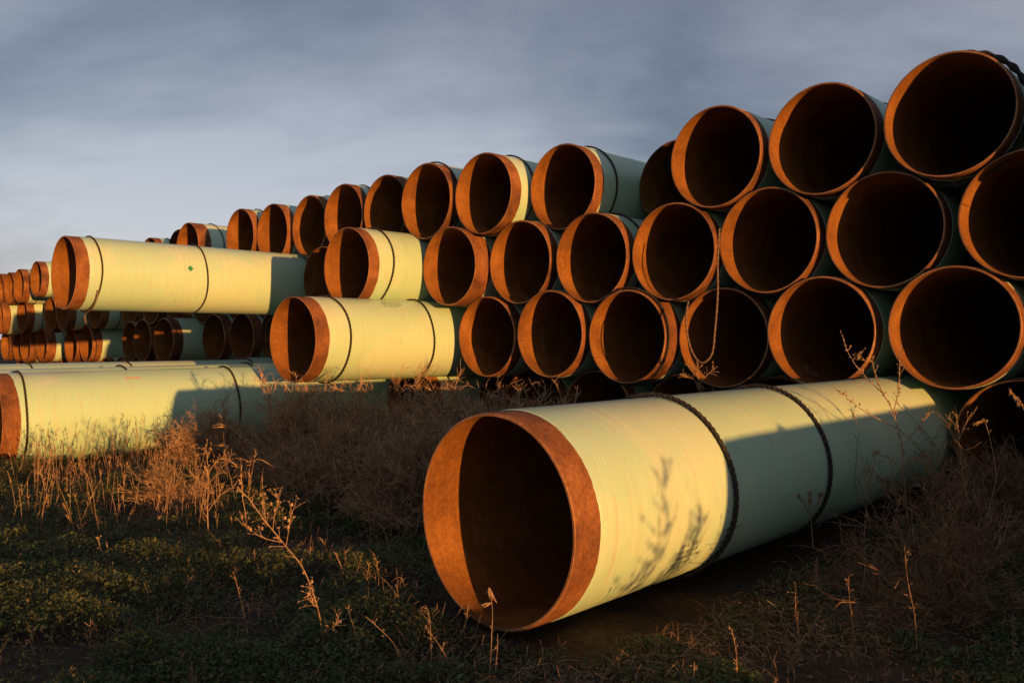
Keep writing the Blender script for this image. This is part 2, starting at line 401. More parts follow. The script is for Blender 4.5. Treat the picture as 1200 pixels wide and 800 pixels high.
# settled positions: the pipes rest on one another without cutting into each other
SETTLE = {(-1.927, 1.627): (-1.941, 6.611, 1.636),
 (-2.922, 1.627): (-2.922, 6.679, 1.631),
 (-4.855, 1.626): (-4.848, 7.524, 1.632),
 (-5.79, 1.602): (-5.775, 6.782, 1.613),
 (-6.749, 1.616): (-6.735, 6.539, 1.627),
 (-7.717, 1.64): (-7.704, 6.525, 1.651),
 (-8.69, 1.654): (-8.68, 6.668, 1.662),
 (-9.663, 1.64): (-9.633, 6.684, 1.669),
 (-11.693, 1.636): (-11.678, 6.789, 1.638),
 (-12.63, 1.621): (-12.597, 6.743, 1.655),
 (-15.002, 1.631): (-15.017, 6.997, 1.687),
 (-16.002, 1.622): (-16.006, 7.271, 1.679),
 (-17.226, 1.58): (-17.265, 7.241, 1.62),
 (-23.715, 1.439): (-23.715, 7.051, 1.537),
 (-25.215, 1.405): (-25.193, 7.07, 1.423),
 (-26.213, 1.39): (-26.205, 7.115, 1.396),
 (-1.444, 0.882): (-1.433, 6.665, 0.871),
 (-2.44, 0.852): (-2.437, 6.716, 0.85),
 (-3.389, 0.841): (-3.402, 6.7, 0.847),
 (-4.32, 0.806): (-4.328, 6.664, 0.813),
 (-5.273, 0.806): (-5.275, 6.636, 0.818),
 (-6.225, 0.829): (-6.264, 6.637, 0.836),
 (-7.16, 0.822): (-7.204, 6.452, 0.837),
 (-8.091, 0.811): (-8.144, 5.695, 0.844),
 (-9.947, 0.831): (-10.019, 6.595, 0.836),
 (-15.957, 0.805): (-15.974, 7.764, 0.761),
 (-16.906, 0.787): (-16.902, 7.622, 0.777),
 (-17.858, 0.762): (-17.87, 7.527, 0.771),
 (-19.809, 0.705): (-19.841, 7.845, 0.73),
 (-21.702, 0.695): (-21.715, 7.762, 0.708),
 (-22.712, 0.643): (-22.748, 7.364, 0.67),
 (-23.65, 0.666): (-23.716, 7.388, 0.619),
 (-25.604, 0.624): (-25.654, 7.279, 0.628),
 (-26.611, 0.575): (-26.647, 6.971, 0.591),
 (-2.944, 0.066): (-2.933, 6.69, 0.058),
 (-3.887, 0.016): (-3.88, 6.793, 0.011),
 (-4.81, 0.015): (-4.817, 6.61, 0.021),
 (-5.75, 0.038): (-5.783, 6.582, 0.053),
 (-6.798, 0.047): (-6.773, 6.632, 0.026),
 (-13.41, 0.087): (-13.464, 7.851, 0.045),
 (-14.389, 0.039): (-14.382, 7.737, 0.026),
 (-15.396, 0.056): (-15.425, 7.705, 0.024),
 (-16.516, -0.02): (-16.487, 7.191, -0.042),
 (-18.307, -0.046): (-18.324, 7.528, -0.033),
 (-19.4, -0.044): (-19.376, 7.693, -0.062),
 (-22.302, -0.101): (-22.277, 7.758, -0.119),
 (-23.302, -0.138): (-23.256, 7.727, -0.175),
 (-25.206, -0.155): (-25.19, 7.622, -0.166),
 (-26.203, -0.194): (-26.188, 7.506, -0.205),
 (-27.201, -0.206): (-27.205, 7.6, -0.202),
 (-28.6, -0.208): (-28.592, 7.656, -0.196),
 (-4.4, -0.774): (-4.383, 6.957, -0.788),
 (-5.45, -0.77): (-5.408, 6.909, -0.785),
 (-8.27, -0.774): (-8.272, 6.741, -0.789),
 (-9.02, 0.822): (-9.1, 6.81, 0.846),
 (-12.15, 0.8): (-12.115, 7.977, 0.83),
 (-13.1, 0.8): (-13.071, 7.982, 0.872),
 (-14.05, 0.8): (-13.99, 7.966, 0.856),
 (-15.0, 0.8): (-14.905, 7.95, 0.779),
 (-20.75, 0.708): (-20.786, 8.515, 0.74),
 (-24.62, 0.628): (-24.665, 8.516, 0.671),
 (-8.83, 0.031): (-8.734, 7.319, 0.005),
 (-9.8, 0.031): (-9.676, 7.306, -0.013),
 (-10.8, 0.031): (-10.708, 7.337, 0.018),
 (-11.65, 0.031): (-11.627, 7.385, 0.026),
 (-12.5, 0.031): (-12.546, 7.427, 0.019),
 (-17.41, -0.02): (-17.405, 8.498, -0.021),
 (-20.37, -0.081): (-20.374, 8.502, -0.08),
 (-21.34, -0.101): (-21.343, 8.501, -0.131),
 (-24.25, -0.162): (-24.262, 8.504, -0.154),
 (-3.44, -0.777): (-3.426, 6.971, -0.788),
 (-6.4, -0.777): (-6.355, 6.951, -0.792),
 (-7.33, -0.777): (-7.314, 7.484, -0.789),
 (-11.12, -0.777): (-11.142, 7.014, -0.792),
 (-13.1, -0.777): (-13.048, 6.972, -0.777),
 (-14.1, -0.777): (-13.967, 8.024, -0.792),
 (-15.08, -0.777): (-15.004, 8.059, -0.792),
 (-16.06, -0.791): (-15.976, 8.058, -0.806),
 (-17.04, -0.811): (-16.966, 8.065, -0.826),
 (-18.02, -0.832): (-17.898, 8.045, -0.847),
 (-19.0, -0.852): (-18.933, 8.072, -0.867),
 (-19.98, -0.872): (-19.935, 8.082, -0.887),
 (-20.96, -0.893): (-20.854, 8.059, -0.908),
 (-21.94, -0.913): (-21.843, 8.064, -0.928),
 (-22.92, -0.933): (-22.762, 8.044, -0.948),
 (-23.9, -0.954): (-23.838, 8.079, -0.969),
 (-24.88, -0.974): (-24.785, 8.069, -0.989),
 (-25.86, -0.994): (-25.746, 8.064, -1.009),
 (-26.84, -1.015): (-26.806, 8.09, -1.03),
 (-28.8, -1.056): (-28.871, 8.12, -1.071),
 (-0.95, 1.62): (-0.926, 6.52, 1.637), (0.03, 1.62): (0.023, 6.549, 1.626), (1.0, 1.62): (0.982, 6.53, 1.633), (0.5, 0.83): (0.492, 6.714, 0.836), (1.48, 0.83): (1.458, 6.748, 0.847), (0.02, 0.04): (0.013, 6.724, 0.046), (1.0, 0.04): (0.984, 6.692, 0.06), (1.97, 0.04): (1.962, 6.707, 0.079), (0.42, -0.777): (0.409, 6.749, -0.783), (1.28, -0.777): (1.327, 6.702, -0.792),
 (-11.156, 0.813): (-11.16, 3.626, 0.817),
 (-7.851, 0.023): (-7.793, 4.767, -0.005),
 (-9.2, -0.777): (-9.19, 2.316, -0.792),
 (-10.16, -0.777): (-10.172, 1.902, -0.786),
 (-12.1, -0.777): (-12.094, 2.199, -0.781), (2.2, -0.777): (2.25, 2.67, -0.792)}
def make_pipe(u, v, h, L=18.3, band=0.15, rings=(0.45, 2.6), hi=0, rust=None, name='steel_pipe', ring_kind=None):
    u, v, h = SETTLE.get((round(u, 3), round(h, 3)), (u, v, h))
    seg = 160 if hi == 2 else (112 if hi else 72)
    root = bpy.data.objects.new(name, None)
    root.empty_display_size = 0.2
    root.location = W(u, v, CAM_H + h - R)
    root.rotation_euler = (0, 0, -ALPHA)
    C.objects.link(root)
    up = (0, 0, R)
    def part(nm, me, mat, y=0.0, rot=0.0, flip=False):
        o = link(nm, me, mat, root)
        o.location = (0, y, R); o.rotation_euler = (0, rot, math.pi if flip else 0)
        return o
    bk = ('band', seg, band)
    be = cm(bk, lambda: band_mesh(seg, band))
    if not be.materials:
        be.materials.append(M_RUST); be.materials.append(M_EDGE)
        for i_, p_ in enumerate(be.polygons):
            if i_ % 5 in (2, 3): p_.material_index = 1
    part('bare_end', be, None, 0, random.uniform(0, 6.28))
    part('weld_seam', SEAM, M_IN, 0, random.uniform(0, 6.28))
    part('bare_end', cm(('band', 72, 0.15), lambda: band_mesh(72, 0.15)), M_RUST, L, 0, True)
    part('coating', cm(('coat', seg, band, L), lambda: coat_mesh(seg, band, L - 0.15)), M_COAT)
    part('inner_wall', cm(('in', seg, L), lambda: inner_mesh(seg, L)), M_IN, 0, random.uniform(0, 6.28))
    for k, y in enumerate(rings):
        me = random.choice(RING_HI if name == 'steel_pipe' and u > -3 and hi == 2 else (RING_MID if hi else RING_LO))
        if ring_kind and k == 0: me = ring_kind
        part('rope_ring', me, M_ROPE, y, random.uniform(0, 6.28))
    return root

ORD = ['first', 'second', 'third', 'fourth', 'fifth', 'sixth', 'seventh', 'eighth', 'ninth', 'tenth', 'eleventh', 'twelfth', 'thirteenth', 'fourteenth', 'fifteenth', 'sixteenth', 'seventeenth', 'eighteenth', 'nineteenth', 'twentieth']
TOP = [(-1.927, 6.564, 1.627), (-2.922, 6.679, 1.627), (-3.887, 6.661, 1.628), (-4.855, 7.535, 1.626), (-5.790, 6.80, 1.602), (-6.749, 6.553, 1.616), (-7.717, 6.536, 1.64), (-8.69, 6.675, 1.654), (-9.663, 6.705, 1.64), (-10.682, 6.819, 1.656), (-11.693, 6.798, 1.636), (-12.630, 6.761, 1.621), (-15.002, 6.99, 1.631), (-16.002, 7.269, 1.622), (-17.226, 7.225, 1.58)]
TOPF = [(-23.715, 7.051, 1.439), (-25.215, 7.076, 1.405), (-26.213, 7.117, 1.39), (-27.408, 7.182, 1.426)]
SEC = [(-1.444, 6.716, 0.882), (-2.44, 6.723, 0.852), (-3.389, 6.673, 0.841), (-4.320, 6.651, 0.806), (-5.273, 6.634, 0.806), (-6.225, 6.595, 0.829), (-7.160, 6.412, 0.822), (-8.091, 5.658, 0.811), (-9.947, 6.548, 0.831)]
SECF = [(-15.957, 7.756, 0.805), (-16.906, 7.624, 0.787), (-17.858, 7.522, 0.762), (-19.809, 7.832, 0.705), (-21.702, 7.757, 0.695), (-22.712, 7.352, 0.643), (-23.65, 7.367, 0.666), (-25.604, 7.265, 0.624), (-26.611, 6.962, 0.575)]
THI = [(-1.926, 6.668, 0.083), (-2.944, 6.715, 0.066), (-3.887, 6.805, 0.016), (-4.810, 6.6, 0.015), (-5.750, 6.544, 0.038), (-6.798, 6.656, 0.047)]
THIF = [(-13.41, 7.82, 0.087), (-14.389, 7.74, 0.039), (-15.396, 7.69, 0.056), (-16.516, 7.204, -0.02), (-18.307, 7.521, -0.046), (-19.4, 7.703, -0.044), (-22.302, 7.767, -0.101), (-23.302, 7.742, -0.138), (-25.206, 7.627, -0.155), (-26.203, 7.51, -0.194), (-27.201, 7.599, -0.206), (-28.6, 7.658, -0.208)]
G_STACK = 'coated steel pipes stacked in the long pile'

top_spec = {  # index: (band, rings, hi, ring kind)
    0: (0.15, (0.20, 2.4), 1, RING_FAT), 1: (0.15, (0.9, 2.4), 1, None), 2: (0.15, (0.8, 2.4), 1, None), 3: (0.15, (0.8, 2.6), 0, None),
    4: (0.14, (0.36, 1.9), 1, None), 5: (0.15, (0.34, 2.3), 1, None), 6: (0.15, (0.13, 2.2), 1, None), 7: (0.15, (0.8, 2.8), 0, None),
    8: (0.13, (0.28, 2.2), 0, None), 9: (0.13, (0.26, 2.4), 0, None), 11: (0.13, (0.30, 2.0), 0, None), 12: (0.24, (0.45, 2.0), 0, None)}
TOP_LAB = ['highest and largest pipe mouth at the top right, a thick black rope behind its rim',
           'second pipe from the right in the top row, its dark mouth against the sky',
           'third pipe from the right in the top row, just right of the recessed dark mouth',
           'shadowed pipe set back in the top row between two bright rims, no sunlight in it',
           'top row pipe with a rope ring on its teal shoulder, beside the recessed pipe',
           'top row pipe with a yellow sunlit strip behind its rusty rim and a rope ring',
           'seventh pipe from the right in the top row, rope tight behind its rim',
           'eighth pipe from the right in the top row, no rope visible on it',
           'ninth pipe from the right in the top row, above the short protruding yellow pipe mouth',
           "tenth pipe from the right in the top row, above the long pipe's teal end",
           'eleventh pipe from the right in the top row, rising behind the long yellow pipe end',
           'twelfth pipe from the right in the top row, left end of the unbroken run',
           'small top row pipe with a wide rusty band, standing alone behind the long yellow pipe',
           'small dark top row pipe just left of the lone wide banded one',
           'barely visible rusty pipe top peeking over the long protruding yellow pipe']
for i, (u, v, h) in enumerate(TOP):
    band, rings, hi, rk = top_spec.get(i, (0.15, (random.uniform(0.3, 0.8), random.uniform(2, 3)), 0, None))
    tag(make_pipe(u, v, h, band=band, rings=rings, hi=hi, ring_kind=rk), TOP_LAB[i], 'pipe', G_STACK)
for i, (u, v, h) in enumerate(TOPF):
    lab = ['orange pipe mouth just left of the long yellow pipe, nearest of the far top row',
           'second pipe mouth left of the long yellow pipe in the far top row',
           'third pipe mouth left of the long yellow pipe in the far top row',
           'top row pipe cut by the left edge of the view, farthest in its row'][i]
    tag(make_pipe(u, v, h, band=0.17, rings=(0.35, 2.0)), lab, 'pipe', G_STACK)
sec_spec = {0: (.15, (0.7, 2.4), 1), 1: (.15, (0.6, 2.4), 1), 2: (.15, (0.7, 2.4), 1), 3: (.15, (0.5, 2.4), 1), 4: (.15, (0.30, 2.0), 1), 5: (.15, (0.5, 2.0), 1), 6: (.25, (0.7, 2.2), 1), 7: (.135, (0.33, 2.1), 1), 8: (.15, (0.2, 2.1), 0)}
SEC_LAB = ['second row pipe mouth cut by the right edge of the view',
           'second row pipe below and between the two rightmost top row mouths',
           'second row pipe between the second and third top row mouths from the right',
           'second row pipe directly under the recessed dark mouth, beside the hanging rope',
           'second row pipe with a short green shoulder and faint diamond mark inside',
           'second row pipe under the yellow striped top row pipe, its lower lip in shade',
           'second row pipe just right of the short yellow protruding one',
           'short protruding yellow pipe in the second row with one black rope ring',
           'dark second row mouth squeezed between the long and short yellow pipes']
for i, (u, v, h) in enumerate(SEC):
    band, rings, hi = sec_spec[i]
    o = make_pipe(u, v, h, band=band, rings=rings, hi=hi)
    tag(o, SEC_LAB[i], 'pipe', G_STACK)
    if i == 4: P_DIAMOND = o
    if i == 7: P_SHORT = o
for i, (u, v, h) in enumerate(SECF):
    lab = '%s second row mouth under the belly of the long yellow pipe, counted from the right' % ORD[i] if i < 6 else \
          ['dark second row mouth under the rusty end of the long yellow pipe', 'second row pipe with a black rope, shadowed rusty band and teal coating at far left', 'second row pipe cut by the left edge, yellow strip behind its rusty band'][i - 6]
    tag(make_pipe(u, v, h, band=0.19, rings=(0.42, 2.0)), lab, 'pipe', G_STACK)
THI_LAB = ['third row pipe at the right edge, its full round mouth above the tall dry weed',
           'third row pipe behind the far end of the big foreground pipe, faint diamond mark inside',
           'third row pipe with the loop of rope hanging across its mouth',
           'third row pipe with a thin black rope lying along its right rim',
           'third row pipe with faint white digits down its inner wall',
           'third row pipe just right of the protruding yellow pipe, lower left of its row']
for i, (u, v, h) in enumerate(THI):
    rg = {3: (0.05, 2.2), 2: (0.09, 2.2)}.get(i, (0.7, 2.4))
    o = make_pipe(u, v, h, band=0.27 if i == 3 else 0.15, rings=rg, hi=1)
    tag(o, THI_LAB[i], 'pipe', G_STACK)
    if i == 4: P_DIGITS = o
    if i == 1: P_DIAMOND2 = o
for i, (u, v, h) in enumerate(THIF):
    tag(make_pipe(u, v, h, band=0.20 if i < 6 else 0.24, rings=(0.44, 2.0) if i % 3 else (0.10, 2.0)),
        '%s pipe leftward from the protruding yellow pipe in the far third row' % ORD[i], 'pipe', G_STACK)
LOW_LAB = {0: 'shadowed bottom row mouth at the right edge, behind dry stems', 1: 'bottom row mouth showing just over the middle of the big foreground pipe',
           2: 'bottom row mouth directly left of where the foreground pipe top begins', 3: 'bottom row pipe behind the dry bush with a teal shoulder and rope'}
for i, (u, v, h, b_, rg) in enumerate([(-1.52, 6.874, -0.745, .15, (.6, 2.4)), (-4.4, 6.984, -0.774, .15, (.6, 2.4)), (-5.45, 6.963, -0.77, .15, (.6, 2.4)), (-8.27, 6.74, -0.774, .17, (.33, 2.2))]):
    tag(make_pipe(u, v, h, band=b_, rings=rg, hi=1), LOW_LAB[i], 'pipe', G_STACK)
# hidden neighbours that carry the rows above, and the pile running on past the right edge
fill = []
for u in (-9.02,): fill.append((u, 6.75, .822))
for u in (-12.15, -13.1, -14.05, -15.0): fill.append((u, 8.0, .80))
for u in (-18.83, -20.75, -24.62): fill.append((u, 8.5, .828 - drop(-u * SA + 8.5 * CA)))
for u in (-8.83, -9.8, -10.8, -11.65, -12.5): fill.append((u, 7.4, .031))
for u in (-17.41, -20.37, -21.34, -24.25): fill.append((u, 8.5, .031 - drop(-u * SA + 8.5 * CA)))
for u, v in ((-3.44, 7.0), (-6.40, 7.0), (-7.33, 7.5), (-11.12, 7.0), (-13.1, 7.0)): fill.append((u, v, -.777))
u = -14.1
while u > -29.5:
    fill.append((u, 8.1, -.777 - drop(-u * SA + 8.1 * CA))); u -= 0.98
for u, v, h in fill:
    tag(make_pipe(u, v, h, rings=(0.6,)), 'pipe recessed in the dark of the long pile, almost wholly behind its neighbours', 'pipe', 'pipes buried in the long pile')
for (u, h) in [(-.95, 1.62), (.03, 1.62), (1.0, 1.62), (-.46, .84), (.5, .83), (1.48, .83), (-.95, .05), (.02, .04), (1.0, .04), (1.97, .04), (-.55, -.777), (.42, -.777), (1.28, -.777)]:
    tag(make_pipe(u, (6.52 if h > 1.2 else 6.72) + 0.03 * math.sin(u * 5 + h), h, rings=(0.6,)), 'pipe of the long pile beyond the right edge of the view', 'pipe', 'pipes of the pile past the right edge')

# protruding pipes
P_FRONT = tag(make_pipe(-2.495, 2.479, -0.765, band=0.15, rings=(1.175, 2.31), hi=2), 'big foreground pipe on the ground with two black rope rings, half sunlit yellow half teal', 'pipe', 'pipes jutting out of the pile')
P_LONG = tag(make_pipe(-11.156, 3.625, 0.813, band=0.145, rings=(0.265, 1.62), hi=2), 'long yellow pipe jutting from the second row with a green diamond sticker', 'pipe', 'pipes jutting out of the pile')
P_MID = tag(make_pipe(-7.851, 4.802, 0.023, band=0.16, rings=(0.39, 1.60), hi=2), 'yellow protruding pipe in the middle with two rope rings, just above the dry bush', 'pipe', 'pipes jutting out of the pile')
P_LEFT = tag(make_pipe(-9.2, 2.318, -0.777, band=0.15, rings=(0.225, 2.38), hi=2), 'pipe on the ground at the left edge, rusty end cut off, weeds in front', 'pipe', 'pipes jutting out of the pile')
tag(make_pipe(-10.16, 1.9, -0.777, rings=(0.4, 2.0, 3.6), hi=1), 'ground pipe lying directly behind the nearest left one, only its top showing', 'pipe', 'pipes jutting out of the pile')
tag(make_pipe(-12.1, 2.2, -0.777, rings=(0.4, 1.3, 2.5, 4.35), hi=1), 'farthest of the three ground pipes at left, with several ropes over its top', 'pipe', 'pipes jutting out of the pile')
tag(make_pipe(2.2, 2.67, -0.777, rings=(0.6, 2.6)), 'pipe jutting from the bottom row beyond the right edge of the view', 'pipe')

# ------------------------------------------------------------------ writing and stickers on the pipes
def wrap_text(body, size, parent, mat, y0, ang0, radius, name, axis_dir='along', inside=False):
    """flat print laid onto the round wall; y0 along the pipe, ang0 round it (0 = side facing +u, pi/2 = top)"""
    cu = bpy.data.curves.new(name, 'FONT'); cu.body = body; cu.size = size; cu.resolution_u = 2; cu.space_line = 1.15
    tmp = bpy.data.objects.new(name, cu); C.objects.link(tmp)
    dg = bpy.context.evaluated_depsgraph_get()
    me = bpy.data.meshes.new_from_object(tmp.evaluated_get(dg))
    C.objects.unlink(tmp); bpy.data.objects.remove(tmp)
    for vtx in me.vertices:
        x, y = vtx.co.x, vtx.co.y
        if axis_dir == 'along': yy, aa = y0 + x, ang0 + y / radius
        else: yy, aa = y0 + y, ang0 - x / radius
        vtx.co = (radius * math.cos(aa), yy, radius * math.sin(aa))
    me.materials.clear(); me.materials.append(mat)
    o = link(name, me, None, parent); o.location = (0, 0, R)
    return o
wrap_text("API 5L X70\n914 OD 11.8\nTRANSCO LINE\nFBE  COAT\n24.31 M\nHT 1107", 0.031, P_FRONT, M_INK, 0.78, math.radians(-24), R + CO + 0.0012, 'stencil_lettering')
wrap_text("API 5L X70\n914 OD\nFBE COAT", 0.030, P_FRONT, M_INK, 1.16, math.radians(-22), R + CO + 0.0012, 'stencil_lettering')
wrap_text("API 5L X70 914 OD\nFBE COAT 24.30 M\nHT 1108 LINE", 0.035, P_MID, M_INK, 1.0, math.radians(62), R + CO + 0.0012, 'stencil_lettering')
wrap_text("A1107167", 0.07, P_DIGITS, M_CHALK, 0.36, math.radians(205), R - 0.0185, 'inner_digits', 'round')
def decal(parent, mat, pts, y0, ang0, radius, name):
    V = [(radius * math.cos(ang0 + b / radius), y0 + a, radius * math.sin(ang0 + b / radius)) for a, b in pts]
    me = bpy.data.meshes.new(name); me.from_pydata(V, [], [tuple(range(len(V)))] if len(V) == 4 else [(i, i + 1, len(V) // 2 + i + 1, len(V) // 2 + i) for i in range(len(V) // 2 - 1)])
    o = link(name, me, mat, parent); o.location = (0, 0, R); return o
decal(P_LONG, M_GREEN, [(-.042, 0), (0, -.042), (.042, 0), (0, .042)], 1.41, math.radians(14), R + CO + 0.002, 'diamond_sticker')
decal(P_LEFT, M_PINK, [(-.09, .012), (-.03, .02), (.03, .01), (.09, .016), (-.08, -.012), (-.03, -.004), (.03, -.014), (.07, -.008)], 1.26, math.radians(56), R + CO + 0.002, 'red_marking')
def diamond_outline(parent, y0, ang0):
    s, w = 0.085, 0.009
    V = []; Fc = []
    cs = [(-s, 0), (0, -s), (s, 0), (0, s)]
    for k in range(4):
        a, b = cs[k], cs[(k + 1) % 4]
        for t in np.linspace(0, 1, 5):
            p = ((a[0] + (b[0] - a[0]) * t), (a[1] + (b[1] - a[1]) * t))
            for f in (1, 1 - w * 2 / s):
                rr = R - 0.0185
                V.append((rr * math.cos(ang0 + p[1] * f / rr), y0 + p[0] * f, rr * math.sin(ang0 + p[1] * f / rr)))
    n = len(V) // 2
    for k in range(4):
        for t in range(4):
            i = (k * 5 + t) * 2; Fc.append((i, i + 1, i + 3, i + 2))
    me = bpy.data.meshes.new('inner_diamond_mark'); me.from_pydata(V, [], Fc)
    o = link('inner_diamond_mark', me, M_CHALK, parent); o.location = (0, 0, R)
diamond_outline(P_DIAMOND, 0.50, math.radians(232))
diamond_outline(P_DIAMOND2, 0.45, math.radians(232))

# ------------------------------------------------------------------ loose hanging ropes
def rope_curve(name, pts, r0, label, mat, lobes=3):
    P = [Vector(p) for p in pts]
    path = []
    for i in range(len(P) - 1):
        p0 = P[max(i - 1, 0)]; p1 = P[i]; p2 = P[i + 1]; p3 = P[min(i + 2, len(P) - 1)]
        for k in range(26):
            t = k / 26
            path.append(0.5 * ((2 * p1) + (p2 - p0) * t + (2 * p0 - 5 * p1 + 4 * p2 - p3) * t * t + (3 * p1 - p0 - 3 * p2 + p3) * t ** 3))
    path.append(P[-1])
    sides = 8; V = []; Q = []; s = 0
    for i, p in enumerate(path):
        d = (path[min(i + 1, len(path) - 1)] - path[max(i - 1, 0)]).normalized()
        a = d.cross(Vector((0.3, 1, 0.2))).normalized(); b = d.cross(a)
        if i: s += (path[i] - path[i - 1]).length
        for k in range(sides):
            t = 2 * math.pi * k / sides
            rr = r0 * (1 + 0.25 * math.cos(lobes * t - s * 120))
            V.append(p + a * math.cos(t) * rr + b * math.sin(t) * rr)
        if i:
            for k in range(sides):
                l = (k + 1) % sides
                Q.append(((i - 1) * sides + k, (i - 1) * sides + l, i * sides + l, i * sides + k))
    o = link(name, mesh_np(name, [tuple(x) for x in V], Q, True), mat)
    if label: tag(o, label, 'rope')
    return o
def UV(u, v, h): return W(u, v, CAM_H + h)
def at(x, y, v):
    """point on the plane of stack depth v seen in direction (x, y) - used to read heights off the photograph"""
    t = (x - 600) / F_PX; u = v * (t * CA - SA) / (CA + t * SA)
    Y = -u * SA + v * CA
    return Vector((u * CA + v * SA, Y, CAM_H + (397 - y) * Y / F_PX))
rope_curve('hanging_rope', [at(843, 268, 6.60), at(841, 310, 6.56), at(841, 345, 6.54), at(838, 385, 6.52), at(834, 415, 6.52), at(822, 425, 6.50), at(812, 414, 6.50), at(806, 395, 6.50), at(804, 370, 6.52), at(807, 352, 6.62)], 0.0085, 'brown rope loop hanging over a mouth in the third row', M_ROPE2)
rope_curve('rope_tail', [at(115, 340, 3.87), at(113, 350, 3.86), at(108, 361, 3.87), at(100, 368, 3.89), at(100, 374, 3.90), at(101, 379, 3.90)], 0.010, 'knotted rope end dangling under the long yellow pipe near its rusty end', M_ROPE2)

# ------------------------------------------------------------------ vegetation
def branch(segs, p, d, L, n, r, droop=0.0, wig=0.25, up=0.0, rs=random):
    pts = [p.copy()]
    for i in range(n):
        d = (d + Vector((rs.gauss(0, wig), rs.gauss(0, wig), rs.gauss(0, wig) - droop + up))).normalized()
        q = p + d * (L / n)
        r1 = r * (1 - 0.6 * (i + 1) / n); r0 = r * (1 - 0.6 * i / n)
        segs.append((*p, *q, r0, r1)); p = q; pts.append(q.copy())
    return pts, d
def bush_mesh(name, seed, rad, height, stems=46, sec=13, ter=8, r=0.0032, flat=1.0):
    rs = random.Random(seed); segs = []
    for i in range(stems):
        az = rs.uniform(0, 6.283); el = rs.uniform(0.12, 1.5)
        d = Vector((math.cos(az) * math.cos(el), math.sin(az) * math.cos(el), math.sin(el) * flat)).normalized()
        L = rs.uniform(0.62, 1.0) * (1.22 if rs.random() < 0.10 else 1.0) * (rad * math.cos(el) ** 2 + height * math.sin(el) ** 2)
        base = Vector((rs.gauss(0, 0.06), rs.gauss(0, 0.06), 0))
        pts, _ = branch(segs, base, d, L, 7, r, wig=0.10, up=0.02, rs=rs)
        for k in range(sec):
            j = rs.randint(1, 6); t = rs.random()
            p = pts[j].lerp(pts[j + 1], t) if j < 7 else pts[j]
            dd = (d + Vector((rs.gauss(0, .75), rs.gauss(0, .75), rs.gauss(0.1, .6)))).normalized()
            p2, d2 = branch(segs, p, dd, rs.uniform(0.12, 0.27), 3, r * 0.62, wig=0.20, up=0.05, rs=rs)
            for q in range(ter):
                m = rs.randint(0, 2); p3 = p2[m].lerp(p2[m + 1], rs.random())
                d3 = (d2 + Vector((rs.gauss(0, .7), rs.gauss(0, .7), rs.gauss(0.1, .6)))).normalized()
                branch(segs, p3, d3, rs.uniform(0.045, 0.11), 2, r * 0.50, wig=0.25, rs=rs)
    s = np.array(segs); V, Q = tubes(s, 3)
    V[:, 2] = np.maximum(V[:, 2], -0.02)
    tone = np.repeat(np.clip(rng.normal(0.5, 0.22, len(s)), 0, 1), 6)
    return mesh_np(name, V, Q, False, tone)
BUSH = [bush_mesh('dry_bush', 3, 0.72, 0.80, 90, 20, 7, .0044), bush_mesh('dry_bush', 5, 0.66, 0.84, 84, 20, 7, .0044), bush_mesh('dry_bush', 8, 0.80, 0.70, 90, 20, 7, .0044), bush_mesh('dry_bush', 21, 0.80, 0.80, 34, 12, 4, .0040)]
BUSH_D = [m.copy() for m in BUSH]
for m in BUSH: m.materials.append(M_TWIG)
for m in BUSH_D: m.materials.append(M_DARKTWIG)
def put_bush(kind, x, y, s, rz, label, dark=False, sz=1.0, group='dry bushes in front of the pile'):
    o = link('dry_bush', (BUSH_D if dark else BUSH)[kind])
    o.location = (x, y, ground_z(x, y) - 0.01); o.rotation_euler = (0, 0, rz); o.scale = (s, s, s * sz * (1.0 if not dark else 1.0)); o.rotation_euler = (random.gauss(0, 0.10), random.gauss(0, 0.10), rz)
    tag(o, label, 'bush', group); return o
bl = [(0, -1.80, 7.30, 1.08, 0.3, 'tangled dry bush at the left end of the brown mass, shading the left pipe', 1.0),
      (2, -1.22, 6.35, 0.95, 1.9, 'low dry bush at the near left of the brown mass, above the arched stalk', 1.0),
      (1, -1.20, 7.00, 1.12, 2.2, 'tall dry bush under the mouth of the protruding middle pipe', 1.0),
      (2, -0.58, 5.60, 0.92, 4.0, 'wide low dry bush in the centre front of the brown mass', 1.05),
      (0, -0.55, 6.60, 1.02, 5.1, 'dry bush with sunlit orange tips under the middle pipe ropes', 1.05),
      (1, -0.10, 5.70, 1.02, 0.9, 'dry bush beside the rusty rim of the foreground pipe', 1.0),
      (2, 0.05, 6.90, 1.02, 3.3, 'dry bush against the bottom row mouths behind the foreground pipe', 1.05),
      (3, -2.50, 6.20, 0.50, 1.2, 'small orange lit bush left of the brown mass, in front of the left pipe', 1.15),
      (0, -2.82, 8.10, 0.74, 3.9, 'ragged dry bush hiding the teal underside of the left pipe', 1.0),
      (1, -1.58, 6.75, 0.74, 5.3, 'small dry bush in the shade just right of the orange lit one', 0.9)]
for k, x, y, s, rz, lab, sz in bl: put_bush(k, x, y, s, rz, lab, False, sz)
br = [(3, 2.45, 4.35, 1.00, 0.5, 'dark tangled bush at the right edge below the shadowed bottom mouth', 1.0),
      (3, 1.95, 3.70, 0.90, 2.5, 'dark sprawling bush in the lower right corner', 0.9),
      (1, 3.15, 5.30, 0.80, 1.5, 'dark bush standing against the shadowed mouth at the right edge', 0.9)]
for k, x, y, s, rz, lab, sz in br: put_bush(k, x, y, s, rz, lab, True, sz, 'dark bushes at the lower right')

